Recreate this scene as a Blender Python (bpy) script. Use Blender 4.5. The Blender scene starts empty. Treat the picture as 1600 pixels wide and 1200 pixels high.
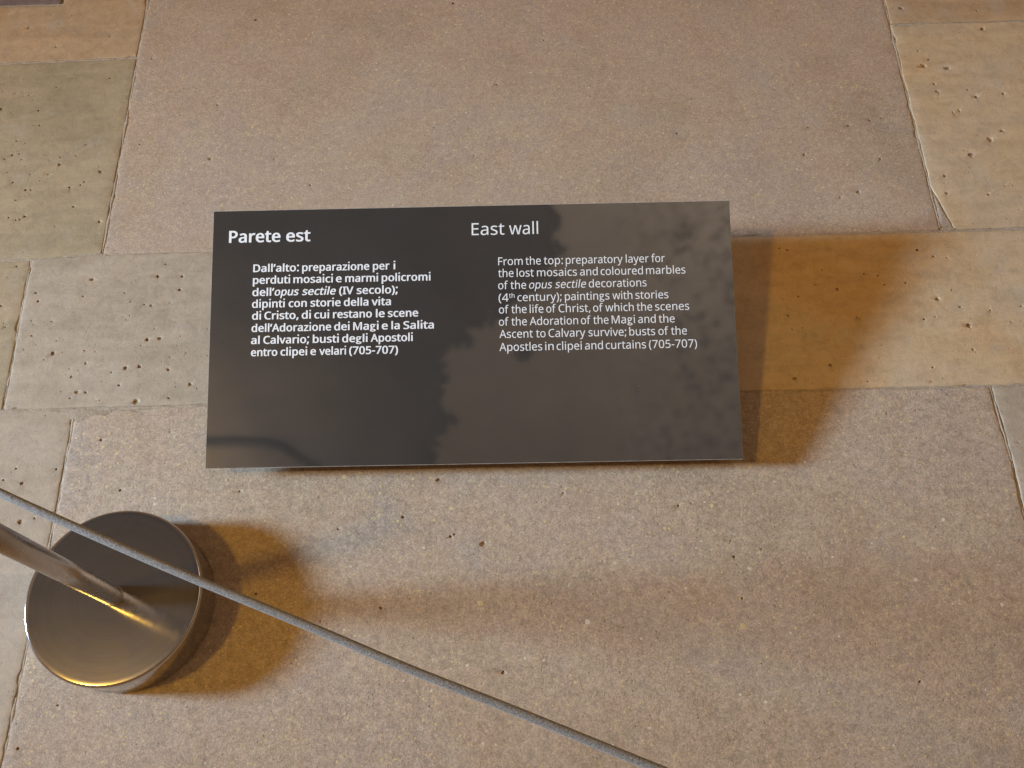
import bpy, bmesh, math, random
from mathutils import Vector, Matrix, noise
from mathutils.geometry import delaunay_2d_cdt

sc = bpy.context.scene
COL = sc.collection
R = math.radians

# ------------------------------------------------------------------ camera
CAM_H = 1.45
cam_data = bpy.data.cameras.new("camera")
cam_data.sensor_width = 36.0
cam_data.lens = 33.02
cam_data.clip_start = 0.02
cam_data.clip_end = 200
cam = bpy.data.objects.new("camera", cam_data)
COL.objects.link(cam)
cam.matrix_world = (Matrix.Translation((0, 0, CAM_H)) @ Matrix.Rotation(R(24.402), 4, 'X')
                    @ Matrix.Rotation(R(0.617), 4, 'Y') @ Matrix.Rotation(R(-1.624), 4, 'Z'))
sc.camera = cam

# ------------------------------------------------------------------ world, lamps, exposure
world = bpy.data.worlds.new("World")
sc.world = world
world.use_nodes = True
bg = world.node_tree.nodes['Background']
bg.inputs[0].default_value = (1.0, 0.50, 0.19, 1)
bg.inputs[1].default_value = 0.235


def aim(o, src, dst):
    o.location = src
    o.rotation_euler = (Vector(dst) - Vector(src)).to_track_quat('-Z', 'Y').to_euler()


def lamp(name, kind, src, dst, power, color, **kw):
    d = bpy.data.lights.new(name, kind)
    d.energy = power
    d.color = color
    for k, v in kw.items():
        setattr(d, k, v)
    o = bpy.data.objects.new(name, d)
    COL.objects.link(o)
    aim(o, src, dst)
    return o


# low cool window light from the left
lamp("window_light", 'AREA', (-4.75, 0.45, 2.03), (1.15, 0.72, 0), 31, (0.53, 0.76, 1.0), shape='ELLIPSE', size=0.72, size_y=0.85, spread=R(42))
# warm tungsten lamp, high on the left
lamp("tungsten_lamp", 'POINT', (-2.55, -0.25, 4.05), (0, 0.7, 0), 222, (1.0, 0.56, 0.06), shadow_soft_size=0.17)
# added fill lamps, no real fittings: brighten the vault the sign mirrors
lamp("vault_fill", 'AREA', (2.1, 2.3, 2.3), (1.9, 2.1, 4.2), 120, (1.0, 0.72, 0.50), shape='SQUARE', size=0.6)
lamp("vault_side_fill", 'SPOT', (-2.5, -0.8, 2.4), (-2.3, -0.5, 4.2), 620, (1.0, 0.88, 0.79), spot_size=R(88), spot_blend=1.0, shadow_soft_size=0.1)  # added fill for the glow mirrored at the sign's lower left

sc.view_settings.view_transform = 'Standard'
sc.view_settings.look = 'None'
sc.view_settings.exposure = 0.0
sc.view_settings.gamma = 1.0


# ------------------------------------------------------------------ helpers
def tag(o, label=None, cat=None, group=None, kind=None):
    if label: o['label'] = label
    if cat: o['category'] = cat
    if group: o['group'] = group
    if kind: o['kind'] = kind
    return o


def link(name, me, parent=None, mats=()):
    me.name = name
    o = bpy.data.objects.new(name, me)
    COL.objects.link(o)
    for m in mats: me.materials.append(m)
    if parent: o.parent = parent
    return o


def mesh_from(name, v, f, parent=None, mats=(), smooth=False):
    me = bpy.data.meshes.new(name)
    me.from_pydata(v, [], f)
    me.update()
    if smooth: me.polygons.foreach_set('use_smooth', [True] * len(me.polygons))
    return link(name, me, parent, mats)


def bm_obj(name, bm, parent=None, mats=(), smooth=False):
    me = bpy.data.meshes.new(name)
    bm.normal_update()
    bm.to_mesh(me); bm.free()
    if smooth: me.polygons.foreach_set('use_smooth', [True] * len(me.polygons))
    return link(name, me, parent, mats)


def empty(name, loc=(0, 0, 0)):
    o = bpy.data.objects.new(name, None)
    COL.objects.link(o)
    o.location = loc
    return o


class NT:
    def __init__(self, name):
        self.m = bpy.data.materials.new(name)
        self.m.use_nodes = True
        self.t = self.m.node_tree
        self.b = self.t.nodes['Principled BSDF']

    def n(self, ty, ins=None, **kw):
        x = self.t.nodes.new(ty)
        for k, v in kw.items(): setattr(x, k, v)
        for k, v in (ins or {}).items(): self.put(x.inputs[k], v)
        return x

    def put(self, sock, v):
        if isinstance(v, bpy.types.NodeSocket): self.t.links.new(v, sock)
        else: sock.default_value = v

    def noise(self, vec, scale, detail=3, rough=0.55, dist=0.0):
        return self.n('ShaderNodeTexNoise', {'Vector': vec, 'Scale': scale, 'Detail': detail, 'Roughness': rough, 'Distortion': dist})

    def ramp(self, fac, stops, interp='LINEAR'):
        r = self.n('ShaderNodeValToRGB', {'Fac': fac})
        r.color_ramp.interpolation = interp
        e = r.color_ramp.elements
        while len(e) > 1: e.remove(e[-1])
        for i, (p, c) in enumerate(stops):
            if not isinstance(c, (tuple, list)): c = (c, c, c)
            q = e[0] if i == 0 else e.new(p)
            q.position = p; q.color = (*c[:3], 1)
        return r.outputs[0]

    def mix(self, fac, a, b, mode='MIX'):
        x = self.n('ShaderNodeMix', data_type='RGBA', blend_type=mode)
        for s, v in ((x.inputs['Factor'], fac), (x.inputs[6], a), (x.inputs[7], b)):
            if isinstance(v, tuple) and len(v) == 3: v = (*v, 1)
            self.put(s, v)
        return x.outputs[2]

    def math(self, op, a, b=0.5, clamp=False):
        x = self.n('ShaderNodeMath', operation=op, use_clamp=clamp)
        self.put(x.inputs[0], a); self.put(x.inputs[1], b)
        return x.outputs[0]

    def step(self, v, lo, hi):
        x = self.n('ShaderNodeMapRange', {'Value': v, 'From Min': lo, 'From Max': hi, 'To Min': 0.0, 'To Max': 1.0})
        x.clamp = True
        return x.outputs[0]

    def speck(self, vec, scale, rmin, rmax, share, warp=None):
        """irregular specks: a share of the voronoi cells, each with a small blob"""
        vo = self.n('ShaderNodeTexVoronoi', {'Vector': vec, 'Scale': scale, 'Randomness': 1.0})
        sep = self.n('ShaderNodeSeparateColor', {'Color': vo.outputs['Color']})
        pick = self.math('LESS_THAN', sep.outputs[0], share)
        rad = self.n('ShaderNodeMapRange', {'Value': sep.outputs[1], 'To Min': rmin, 'To Max': rmax}).outputs[0]
        d = self.math('SUBTRACT', rad, vo.outputs['Distance'])
        blob = self.step(d, 0.0, 0.07)
        return self.math('MULTIPLY', blob, pick)

    def set(self, **kw):
        for k, v in kw.items():
            self.put(self.b.inputs[k.replace('_', ' ')], v if not (isinstance(v, tuple) and len(v) == 3) else (*v, 1))

    def bump(self, h, dist, strength=1.0, normal=None):
        b = self.n('ShaderNodeBump', {'Height': h, 'Distance': dist, 'Strength': strength})
        if normal: self.put(b.inputs['Normal'], normal)
        return b.outputs[0]


def warped(m, amp=0.0007, scale=300.0):
    geo = m.n('ShaderNodeNewGeometry').outputs['Position']
    nz = m.noise(geo, scale, 2).outputs['Color']
    c = m.n('ShaderNodeVectorMath', operation='SUBTRACT'); m.put(c.inputs[0], nz); c.inputs[1].default_value = (.5, .5, .5)
    s = m.n('ShaderNodeVectorMath', operation='SCALE'); m.put(s.inputs[0], c.outputs[0]); s.inputs['Scale'].default_value = amp * 2
    a = m.n('ShaderNodeVectorMath', operation='ADD'); m.put(a.inputs[0], geo); m.put(a.inputs[1], s.outputs[0])
    return geo, a.outputs[0]


# ------------------------------------------------------------------ materials
def mat_granular(name, tint=(1, 1, 1), grit=1.0):
    """pinkish grey grainy stone with yellow and white flecks"""
    m = NT(name)
    geo, wp = warped(m)
    T = lambda c: tuple(a * b for a, b in zip(c, tint))
    big = m.noise(geo, 3.1, 5, 0.6, 0.4).outputs[0]
    col = m.ramp(big, [(0.33, T((0.35, 0.275, 0.205))), (0.47, T((0.41, 0.315, 0.24))), (0.57, T((0.415, 0.33, 0.27))), (0.70, T((0.37, 0.305, 0.26)))])
    mid = m.noise(geo, 17, 6, 0.62, 0.3).outputs[0]
    col = m.mix(m.ramp(mid, [(0.40, 0.0), (0.62, 0.6)]), col, T((0.44, 0.36, 0.275)))
    lil = m.noise(geo, 8.3, 4, 0.6, 1.2).outputs[0]
    col = m.mix(m.ramp(lil, [(0.52, 0.0), (0.70, 0.35)]), col, T((0.355, 0.32, 0.31)))
    ora = m.noise(geo, 120, 4, 0.65).outputs[0]
    col = m.mix(m.ramp(ora, [(0.50, 0.0), (0.68, 0.5)]), col, T((0.50, 0.37, 0.30)))
    g1 = m.noise(geo, 520, 3, 0.7).outputs[0]
    col = m.mix(1.0, col, m.ramp(g1, [(0.28, 0.66), (0.5, 1.0), (0.72, 1.24)]), 'MULTIPLY')
    g2 = m.noise(wp, 1300, 2, 0.7).outputs[0]
    col = m.mix(1.0, col, m.ramp(g2, [(0.3, 0.80), (0.7, 1.18)]), 'MULTIPLY')
    patch = m.noise(geo, 6.0, 2).outputs[0]
    ora2 = m.noise(wp, 230, 4, 0.7).outputs[0]
    col = m.mix(m.ramp(ora2, [(0.54, 0.0), (0.66, 0.45)]), col, T((0.52, 0.42, 0.27)))
    col = m.mix(m.ramp(ora2, [(0.34, 0.45), (0.44, 0.0)]), col, T((0.28, 0.22, 0.20)))
    mot = m.noise(wp, 75, 5, 0.75, 0.5).outputs[0]
    col = m.mix(1.0, col, m.ramp(mot, [(0.32, 1 - 0.22 * grit), (0.5, 1.0), (0.68, 1 + 0.16 * grit)]), 'MULTIPLY')
    ys = m.speck(wp, 170, 0.05, 0.42, 0.30)
    col = m.mix(m.math('MULTIPLY', ys, m.ramp(patch, [(0.38, 0.35), (0.62, 0.95)])), col, (0.60, 0.48, 0.24))
    ws = m.speck(wp, 95, 0.03, 0.19, 0.20)
    col = m.mix(m.math('MULTIPLY', ws, 0.8), col, (0.72, 0.66, 0.56))
    sand = m.n('ShaderNodeTexVoronoi', {'Vector': geo, 'Scale': 480.0, 'Randomness': 1.0})
    sc1 = m.n('ShaderNodeSeparateColor', {'Color': sand.outputs['Color']}).outputs[0]
    col = m.mix(1.0, col, m.ramp(sc1, [(0.0, 0.86), (1.0, 1.13)]), 'MULTIPLY')
    ds = m.speck(wp, 120, 0.04, 0.20, 0.18)
    col = m.mix(m.math('MULTIPLY', ds, 0.55), col, (0.17, 0.12, 0.09))
    rs = m.speck(wp, 70, 0.03, 0.16, 0.16)
    col = m.mix(m.math('MULTIPLY', rs, 0.5), col, (0.36, 0.17, 0.12))
    m.set(Base_Color=col, Roughness=m.ramp(g1, [(0.3, 0.62), (0.7, 0.85)]), Specular_IOR_Level=0.35)
    rough_zone = m.ramp(m.noise(geo, 5.0, 3).outputs[0], [(0.4, 0.45), (0.6, 1.0)])
    h = m.math('ADD', m.math('MULTIPLY', g1, 0.6), m.math('MULTIPLY', m.noise(geo, 210, 3, 0.6).outputs[0], 0.75))
    h = m.math('ADD', h, m.math('MULTIPLY', mot, 0.7))
    h = m.math('MULTIPLY', h, rough_zone)
    h = m.math('SUBTRACT', h, m.math('MULTIPLY', ds, 0.9))
    h = m.math('ADD', h, m.math('MULTIPLY', ws, 0.15))
    m.set(Normal=m.bump(h, 0.0009 * grit, 1.0))
    return m.m


def mat_smooth(name, c1, c2, c3, pits=0.35):
    """fine travertine-like stone, smooth, with pores"""
    m = NT(name)
    geo, wp = warped(m, 0.0016, 200)
    big = m.noise(geo, 4.2, 5, 0.6, 0.6).outputs[0]
    col = m.ramp(big, [(0.34, c1), (0.5, c2), (0.66, c3)])
    band = m.n('ShaderNodeMapping', {'Vector': geo, 'Scale': (3.0, 16.0, 1.0)}).outputs[0]
    bn = m.noise(band, 2.0, 5, 0.6, 0.8).outputs[0]
    col = m.mix(1.0, col, m.ramp(bn, [(0.3, 0.90), (0.7, 1.09)]), 'MULTIPLY')
    grey = m.noise(geo, 13, 4, 0.6, 0.5).outputs[0]
    col = m.mix(m.ramp(grey, [(0.56, 0.0), (0.72, 0.5)]), col, (0.43, 0.375, 0.31))
    spot = m.noise(geo, 42, 5, 0.7, 0.8).outputs[0]
    col = m.mix(1.0, col, m.ramp(spot, [(0.32, 0.86), (0.5, 1.0), (0.68, 1.09)]), 'MULTIPLY')
    g1 = m.noise(wp, 380, 3, 0.7).outputs[0]
    col = m.mix(1.0, col, m.ramp(g1, [(0.3, 0.88), (0.7, 1.10)]), 'MULTIPLY')
    g2 = m.noise(wp, 1300, 2, 0.7).outputs[0]
    col = m.mix(1.0, col, m.ramp(g2, [(0.3, 0.90), (0.7, 1.10)]), 'MULTIPLY')
    zone = m.ramp(m.noise(geo, 9, 3).outputs[0], [(0.45, 0.2), (0.6, 1.0)])
    ds = m.math('MULTIPLY', m.speck(wp, 140, 0.05, 0.22, pits), zone)
    col = m.mix(m.math('MULTIPLY', ds, 0.45), col, (0.20, 0.13, 0.08))
    m.set(Base_Color=col, Roughness=m.ramp(g1, [(0.3, 0.5), (0.7, 0.72)]), Specular_IOR_Level=0.4)
    h = m.math('ADD', m.math('MULTIPLY', g1, 0.25), m.math('MULTIPLY', m.noise(geo, 110, 5, 0.7).outputs[0], 0.75))
    h = m.math('SUBTRACT', h, m.math('MULTIPLY', ds, 0.8))
    m.set(Normal=m.bump(h, 0.0010, 0.8))
    return m.m


def mat_plain(name, col, rough=0.8, var=0.25, scale=200.0, bump=0.0006, metallic=0.0):
    m = NT(name)
    geo = m.n('ShaderNodeNewGeometry').outputs['Position']
    g = m.noise(geo, scale, 4, 0.65).outputs[0]
    c = m.mix(1.0, (*col, 1), m.ramp(g, [(0.3, 1 - var), (0.7, 1 + var)]), 'MULTIPLY')
    m.set(Base_Color=c, Roughness=rough, Metallic=metallic)
    if bump: m.set(Normal=m.bump(g, bump, 1.0))
    return m.m


M_PINK = mat_granular("pink_granular_stone", (1.0, 1.0, 0.97))
M_PINK2 = mat_granular("pink_granular_stone_upper", (1.0, 0.975, 0.94), 0.55)
M_GREEN = mat_smooth("greenish_beige_stone", (0.33, 0.27, 0.17), (0.37, 0.295, 0.19), (0.40, 0.31, 0.21), 0.45)
M_GOLD = mat_smooth("golden_stone", (0.50, 0.345, 0.19), (0.51, 0.39, 0.25), (0.50, 0.40, 0.28), 0.30)
M_BEIGE = mat_smooth("beige_stone", (0.37, 0.30, 0.22), (0.40, 0.33, 0.25), (0.385, 0.33, 0.265), 0.45)
M_OCHRE = mat_smooth("ochre_stone", (0.40, 0.275, 0.16), (0.44, 0.31, 0.19), (0.42, 0.32, 0.21), 0.2)
M_PURPLE = mat_smooth("purple_stone", (0.15, 0.11, 0.11), (0.17, 0.13, 0.13), (0.18, 0.14, 0.135), 0.2)
M_MORTAR = mat_plain("mortar", (0.37, 0.305, 0.235), 0.9, 0.3, 260, 0.0012)
M_PITDIRT = mat_plain("pit_dirt", (0.20, 0.12, 0.085), 0.95, 0.35, 500, 0.0004)
M_PITSOFT = mat_plain("pit_dust", (0.30, 0.22, 0.15), 0.95, 0.3, 500, 0.0004)
M_WCHIP = mat_plain("white_chip", (0.60, 0.54, 0.44), 0.6, 0.25, 500, 0.0002)
M_YCHIP = mat_plain("yellow_chip", (0.56, 0.46, 0.25), 0.6, 0.25, 500, 0.0003)


# ------------------------------------------------------------------ floor
PITS = [tuple(float(a) for a in s.split(',')) for s in "-0.9419,1.2809,2.6 -0.9687,1.3208,1.3 -0.9969,1.3268,1.3 -0.9169,1.3400,1.6 -0.8760,1.1476,3.1 -0.8940,1.1242,1.9 -0.9586,1.1088,2.5 -0.9304,1.0900,3.1 -0.9206,1.0897,1.8 -0.8467,1.0928,2.5 -0.8207,1.1051,1.8 -0.8269,1.0980,1.8 -0.7938,1.1280,3.4 -0.9324,1.2439,1.9 -0.9708,1.2079,1.9 -0.9728,1.1741,3.1 -0.9860,1.1654,1.9 -0.9519,1.1626,1.6 -0.9597,1.1766,1.9 -0.8318,1.0485,2.4 -0.7776,1.0123,3.0 -0.9200,1.0302,2.4 -0.9498,1.0284,1.8 -0.9353,1.0222,1.8 -0.9283,1.0234,1.8 -0.9442,1.0671,1.8 -0.8590,1.0053,1.2 -0.7626,1.1089,2.5 -0.8330,1.1933,1.6 -0.8474,1.1678,1.6 -0.8127,1.3589,2.0 -0.8884,1.3620,1.3 -0.9374,1.4470,2.0 -1.0049,1.5022,3.4 -1.0175,1.2887,3.2 -0.5299,1.5028,3.3 -0.5858,1.2811,2.2 -0.7278,1.1907,1.9 -0.5864,1.1502,3.1 -0.4627,1.1440,1.5 -0.7338,1.4059,2.0 -0.1210,1.5313,3.3 0.0642,1.4234,1.9 0.3462,1.2581,1.9 0.3111,1.1766,2.4 -0.0337,1.3105,2.5 0.0698,1.2296,1.6 0.5628,1.1806,1.8 0.6824,1.1928,2.1 0.7054,1.1981,1.8 0.6401,1.1822,2.4 0.5460,1.1175,3.0 0.6854,1.1017,2.4 0.6330,1.0278,3.5 0.5971,1.0177,2.3 -0.3884,1.0817,1.8 -0.7704,0.8881,3.5 -0.6406,0.9159,1.8 -0.6512,0.8907,3.5 -0.8602,0.8462,2.3 -0.8680,0.8635,2.3 -0.6081,0.8613,2.9 -0.7067,0.8581,1.7 -0.6675,0.8332,1.7 -0.8283,0.8037,1.7 -0.8584,0.7766,1.7 -0.8147,0.7414,3.9 -0.7603,0.7446,1.7 -0.6530,0.7624,3.4 -0.6308,0.7642,3.4 -0.6833,0.7089,3.3 -0.6591,0.7106,3.3 -0.6082,0.7028,2.8 -0.7752,0.6947,2.2 -0.6894,0.6763,2.2 -0.7602,0.6653,3.3 -0.5671,0.6737,2.8 -0.6562,0.6443,4.4 -0.6002,0.6497,2.2 -0.7705,0.6549,1.7 -0.7065,0.7011,1.7 -0.8884,0.7852,2.3 -0.8891,0.8471,1.7 -0.9142,0.9213,1.8 -0.9255,0.8392,2.3 -0.7810,0.8540,1.7 -0.6070,0.8892,2.3 -0.7042,0.5761,2.7 -0.5910,0.5876,1.6 -0.8233,0.5045,3.7 -0.6586,0.4878,2.6 -0.7705,0.5273,2.1 -0.8379,0.5304,2.1 -0.8135,0.4385,4.2 -0.7908,0.4442,1.6 -0.8552,0.5109,2.1 -0.0684,0.3827,4.0 -0.1402,0.4905,3.6 -0.1958,0.4299,2.6 -0.2994,0.4128,2.0 -0.4624,0.4801,1.6 -0.1199,0.3964,2.5 -0.0405,0.1867,2.9 -0.4211,0.3134,2.5 -0.2265,0.2868,3.0 -0.7018,0.1560,1.9 -0.7493,0.0968,2.4 0.5714,0.1593,2.3 0.3438,0.1903,1.4 0.3222,0.3518,2.5 0.3272,0.2872,1.9 -0.1139,0.3994,2.0 0.0611,0.4631,1.5 0.2437,0.4367,2.0 0.4657,0.7737,2.8 0.5862,0.7647,3.9 0.4603,0.6525,3.8 0.5232,0.6756,3.2 0.5814,0.6439,1.6 0.7146,0.8984,3.4 0.7300,0.7967,3.9 0.7717,0.7435,4.9 0.8156,0.7722,2.2 0.6989,0.7585,2.7 0.5593,0.8231,3.4 0.4834,0.9065,2.9 0.6117,0.8527,2.2 0.6357,0.8479,2.2 0.6435,0.8294,2.2 0.6811,0.8320,2.2 0.7584,0.8151,1.7 0.4876,0.7491,1.6 0.4696,0.7472,1.6 0.5386,0.8631,1.7 0.4890,0.8113,2.2 0.6954,0.6665,2.1 0.7413,0.8841,2.3 0.7633,0.8806,1.7 0.7654,0.7803,2.2 0.7692,0.6980,2.2 0.8464,0.7486,1.6 0.4703,0.9111,1.7 0.7969,1.4768,3.9 0.8564,1.3148,5.0 0.8116,1.3232,5.0 0.8249,1.3391,2.5 0.8257,1.2579,3.7 0.8235,1.2772,2.5 0.8964,1.2407,3.7 0.8574,1.2092,3.0 0.8834,1.2603,1.8 0.9483,1.4147,4.5 0.9286,1.1571,4.2 0.9000,1.1384,5.4 0.8562,1.1041,5.4 0.7973,1.0578,2.9 0.7926,1.0191,2.9 0.8689,1.0134,2.3 0.7780,0.9997,2.3 0.9497,1.2465,3.1 0.8446,1.2066,1.8".split()]
PEBBLES = [s.split(',') for s in "-0.0741,0.2897,4.5,y 0.0890,0.2576,4.0,w 0.3437,0.3331,3.0,w 0.5954,0.3087,3.5,w 0.3423,0.1360,2.5,w 0.7167,0.2675,3.0,w 0.0344,1.3389,2.0,w 0.4646,0.2273,2.0,w 0.3927,0.2338,2.0,w 0.1367,0.3467,2.5,w -0.1622,0.3790,2.5,w -0.2809,0.2554,2.0,w 0.3222,0.2460,4.5,y -0.1192,0.4415,3.0,y 0.6823,0.5172,2.0,w 0.6571,0.4021,3.0,w -0.2938,0.5004,4.0,y 0.2965,0.4352,3.5,y -0.2760,0.3526,2.0,w -0.0939,0.1981,2.5,w -0.1470,0.1637,2.0,w -0.0710,0.0885,2.0,w -0.5987,0.4624,3.0,w -0.0076,0.2062,2.0,w 0.0210,0.2027,1.5,w".split()]
rnd = random.Random(7)

floor_me = bpy.data.meshes.new("floor")
floor_me.from_pydata([(-9, -7, -0.0024), (9, -7, -0.0024), (9, 9, -0.0024), (-9, 9, -0.0024)], [], [(0, 1, 2, 3)])
floor = link("floor", floor_me, None, [M_MORTAR])
tag(floor, kind='structure')


def inside(p, poly):
    x, y = p; r = False
    for i in range(len(poly)):
        a, b = poly[i - 1], poly[i]
        if (a[1] > y) != (b[1] > y) and x < (b[0] - a[0]) * (y - a[1]) / (b[1] - a[1]) + a[0]: r = not r
    return r


def edge_dist(p, poly):
    d = 9.0
    for i in range(len(poly)):
        a, b = Vector(poly[i - 1]), Vector(poly[i])
        ab = b - a; t = max(0, min(1, (Vector(p) - a).dot(ab) / max(ab.length_squared, 1e-12)))
        d = min(d, (a + ab * t - Vector(p)).length)
    return d


VIEW = (-1.12, 1.09, 0.0, 1.62)


def in_view(x, y): return VIEW[0] < x < VIEW[1] and VIEW[2] < y < VIEW[3]


def slab(poly, mats, seed, lift=0.0, wob=0.0009, npits=0, label=None, pit_r=(0.6, 1.6)):
    """one paving stone: ragged worn edge, gently uneven face, real pits"""
    rg = random.Random(seed)
    off = Vector((seed * 3.1, seed * 1.7, seed * 0.9))
    def hz(x, y):
        p = Vector((x, y, 0))
        return lift + 0.0011 * noise.noise(p * 6 + off) + 0.0005 * noise.noise(p * 23 + off)
    # outer loop
    outer = []
    for i in range(len(poly)):
        a, b = Vector(poly[i]), Vector(poly[(i + 1) % len(poly)])
        L = (b - a).length; mid = (a + b) / 2
        step = 0.006 if (in_view(*a) or in_view(*b) or in_view(*mid)) else 0.05
        k = max(2, int(L / step)); nrm = Vector(((b - a).y, -(b - a).x)).normalized()
        for j in range(k):
            p = a + (b - a) * (j / k)
            q = Vector((p.x, p.y, 0))
            w = noise.noise(q * 90 + off) * wob + noise.noise(q * 22 + off) * wob * 1.3
            c = noise.noise(q * 45 - off)
            if c > 0.38: w -= (c - 0.38) * 0.012                     # chipped places
            outer.append(p + nrm * w)
    n = len(outer)
    area = sum(outer[i - 1].x * outer[i].y - outer[i].x * outer[i - 1].y for i in range(n))
    def inset(d):
        r = []
        for i in range(n):
            t = (outer[(i + 2) % n] - outer[i - 2]).normalized()
            nn = Vector((-t.y, t.x)) if area > 0 else Vector((t.y, -t.x))
            r.append(outer[i] + nn * d)
        return r
    P = []; Z = []
    def add(x, y, z): P.append(Vector((x, y))); Z.append(z); return len(P) - 1
    for p in outer: add(p.x, p.y, hz(p.x, p.y) - 0.0006 - 0.0006 * rg.random())
    for d, dz in ((0.0009, -0.0004), (0.0030, 0.0)):
        for p in inset(d): add(p.x, p.y, hz(p.x, p.y) + dz * (0.6 + 0.8 * rg.random()))
    # pits and embedded chips
    spots = []
    opoly = [tuple(p) for p in outer]
    cpoly = poly
    for (x, y, r) in PITS:
        if inside((x, y), cpoly) and edge_dist((x, y), cpoly) > 0.006: spots.append((x, y, r * 0.001, 'p'))
    for x, y, r, k in PEBBLES:
        if inside((float(x), float(y)), cpoly): spots.append((float(x), float(y), float(r) * 0.001, k))
    xs = [p[0] for p in poly]; ys = [p[1] for p in poly]
    X0, X1, Y0, Y1 = max(min(xs), VIEW[0]), min(max(xs), VIEW[1]), max(min(ys), VIEW[2]), min(max(ys), VIEW[3])
    tries = 0
    while npits > 0 and tries < 4000:
        tries += 1
        x, y = rg.uniform(X0, X1), rg.uniform(Y0, Y1)
        if noise.noise(Vector((x, y, 0)) * 7 + off) < rg.uniform(-0.3, 0.25): continue
        r = rg.uniform(*pit_r) * 0.001 * (1.8 if rg.random() < 0.07 else 1)
        if not inside((x, y), cpoly) or edge_dist((x, y), cpoly) < 0.007: continue
        if any((x - s[0]) ** 2 + (y - s[1]) ** 2 < (1.9 * (r + s[2]) + 0.0005) ** 2 for s in spots): continue
        spots.append((x, y, r, 's')); npits -= 1
    pit_tri = []
    for (x, y, r, k) in spots:
        ang = rg.uniform(0, math.pi); ex = rg.uniform(0.55, 1.0) if k in 'ps' else rg.uniform(0.65, 1)
        z0 = hz(x, y); K = 9
        ca, sa = math.cos(ang), math.sin(ang)
        jit = [rg.uniform(0.55, 1.25) for _ in range(K)]
        depth = {'p': -0.8 * r - 0.0008, 's': -0.6 * r, 'w': 0.0001, 'y': 0.0001}[k]
        for ring, dz in ((1.75, 0), (1.4, 0), (1.0, 0.35), (0.62, 0.95)):
            for j in range(K):
                t = 2 * math.pi * j / K + 0.3 * ring
                u, v = math.cos(t) * r * ring * jit[j], math.sin(t) * r * ring * ex * jit[j]
                px, py = x + u * ca - v * sa, y + u * sa + v * ca
                add(px, py, (hz(px, py) if ring > 1.2 else z0) + depth * dz)
        add(x, y, z0 + depth)
        pit_tri.append((x, y, r, k))
    # face grid
    gx0, gx1, gy0, gy1 = min(xs), max(xs), min(ys), max(ys)
    def grid(st, cond):
        i0, i1 = int(gx0 / st) - 1, int(gx1 / st) + 1; j0, j1 = int(gy0 / st) - 1, int(gy1 / st) + 1
        for i in range(i0, i1 + 1):
            for j in range(j0, j1 + 1):
                x = (i + 0.4 * rg.random()) * st; y = (j + 0.4 * rg.random()) * st
                if not cond(x, y) or not inside((x, y), cpoly) or edge_dist((x, y), cpoly) < max(0.006, st * 0.3): continue
                if any(abs(x - s[0]) < s[2] * 2.3 and abs(y - s[1]) < s[2] * 2.3 for s in spots): continue
                add(x, y, hz(x, y))
    grid(0.016, in_view)
    grid(0.09, lambda x, y: not in_view(x, y))
    cons = [(i, (i + 1) % n) for i in range(n)]
    vv, ee, ff, ov, oe, of = delaunay_2d_cdt(P, cons, [], 1, 1e-6)
    ZZ = [Z[o[0]] if o else lift for o in ov]
    verts = [(v.x, v.y, z) for v, z in zip(vv, ZZ)]
    idx_out = {}
    for i, o in enumerate(ov):
        for q in o:
            if q < n: idx_out[q] = i
    faces = []; mi = []
    import bisect
    cell = {}
    for s in pit_tri: cell.setdefault((int(s[0] * 25), int(s[1] * 25)), []).append(s)
    for f in ff:
        if len(f) != 3: continue
        a, b, c = [vv[i] for i in f]
        if (b - a).cross(c - a) < 0: f = list(reversed(f))
        cx, cy = (a.x + b.x + c.x) / 3, (a.y + b.y + c.y) / 3
        k = 0
        ci, cj = int(cx * 25), int(cy * 25)
        for di in (-1, 0, 1):
            for dj in (-1, 0, 1):
                for s in cell.get((ci + di, cj + dj), ()):
                    dd = math.hypot(cx - s[0], cy - s[1])
                    if s[3] in 'ps' and dd < s[2] * 0.8: k = 1 if s[3] == 'p' else 2
                    elif s[3] == 'w' and dd < s[2] * 0.95: k = 3
                    elif s[3] == 'y' and dd < s[2] * 0.95: k = 4
        faces.append(tuple(f)); mi.append(k)
    base = len(verts)
    for i in range(n):
        v = verts[idx_out[i]]; verts.append((v[0], v[1], -0.03))
    for i in range(n):
        j = (i + 1) % n
        q = (idx_out[i], base + i, base + j, idx_out[j])
        faces.append(q if area > 0 else tuple(reversed(q))); mi.append(0)
    me = bpy.data.meshes.new("stone_slab")
    me.from_pydata(verts, [], faces); me.update()
    me.polygons.foreach_set('material_index', mi)
    me.polygons.foreach_set('use_smooth', [True] * len(me.polygons))
    o = link("stone_slab", me, floor, [mats, M_PITDIRT, M_PITSOFT, M_WCHIP, M_YCHIP])
    if label: o['label'] = label
    return o


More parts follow.
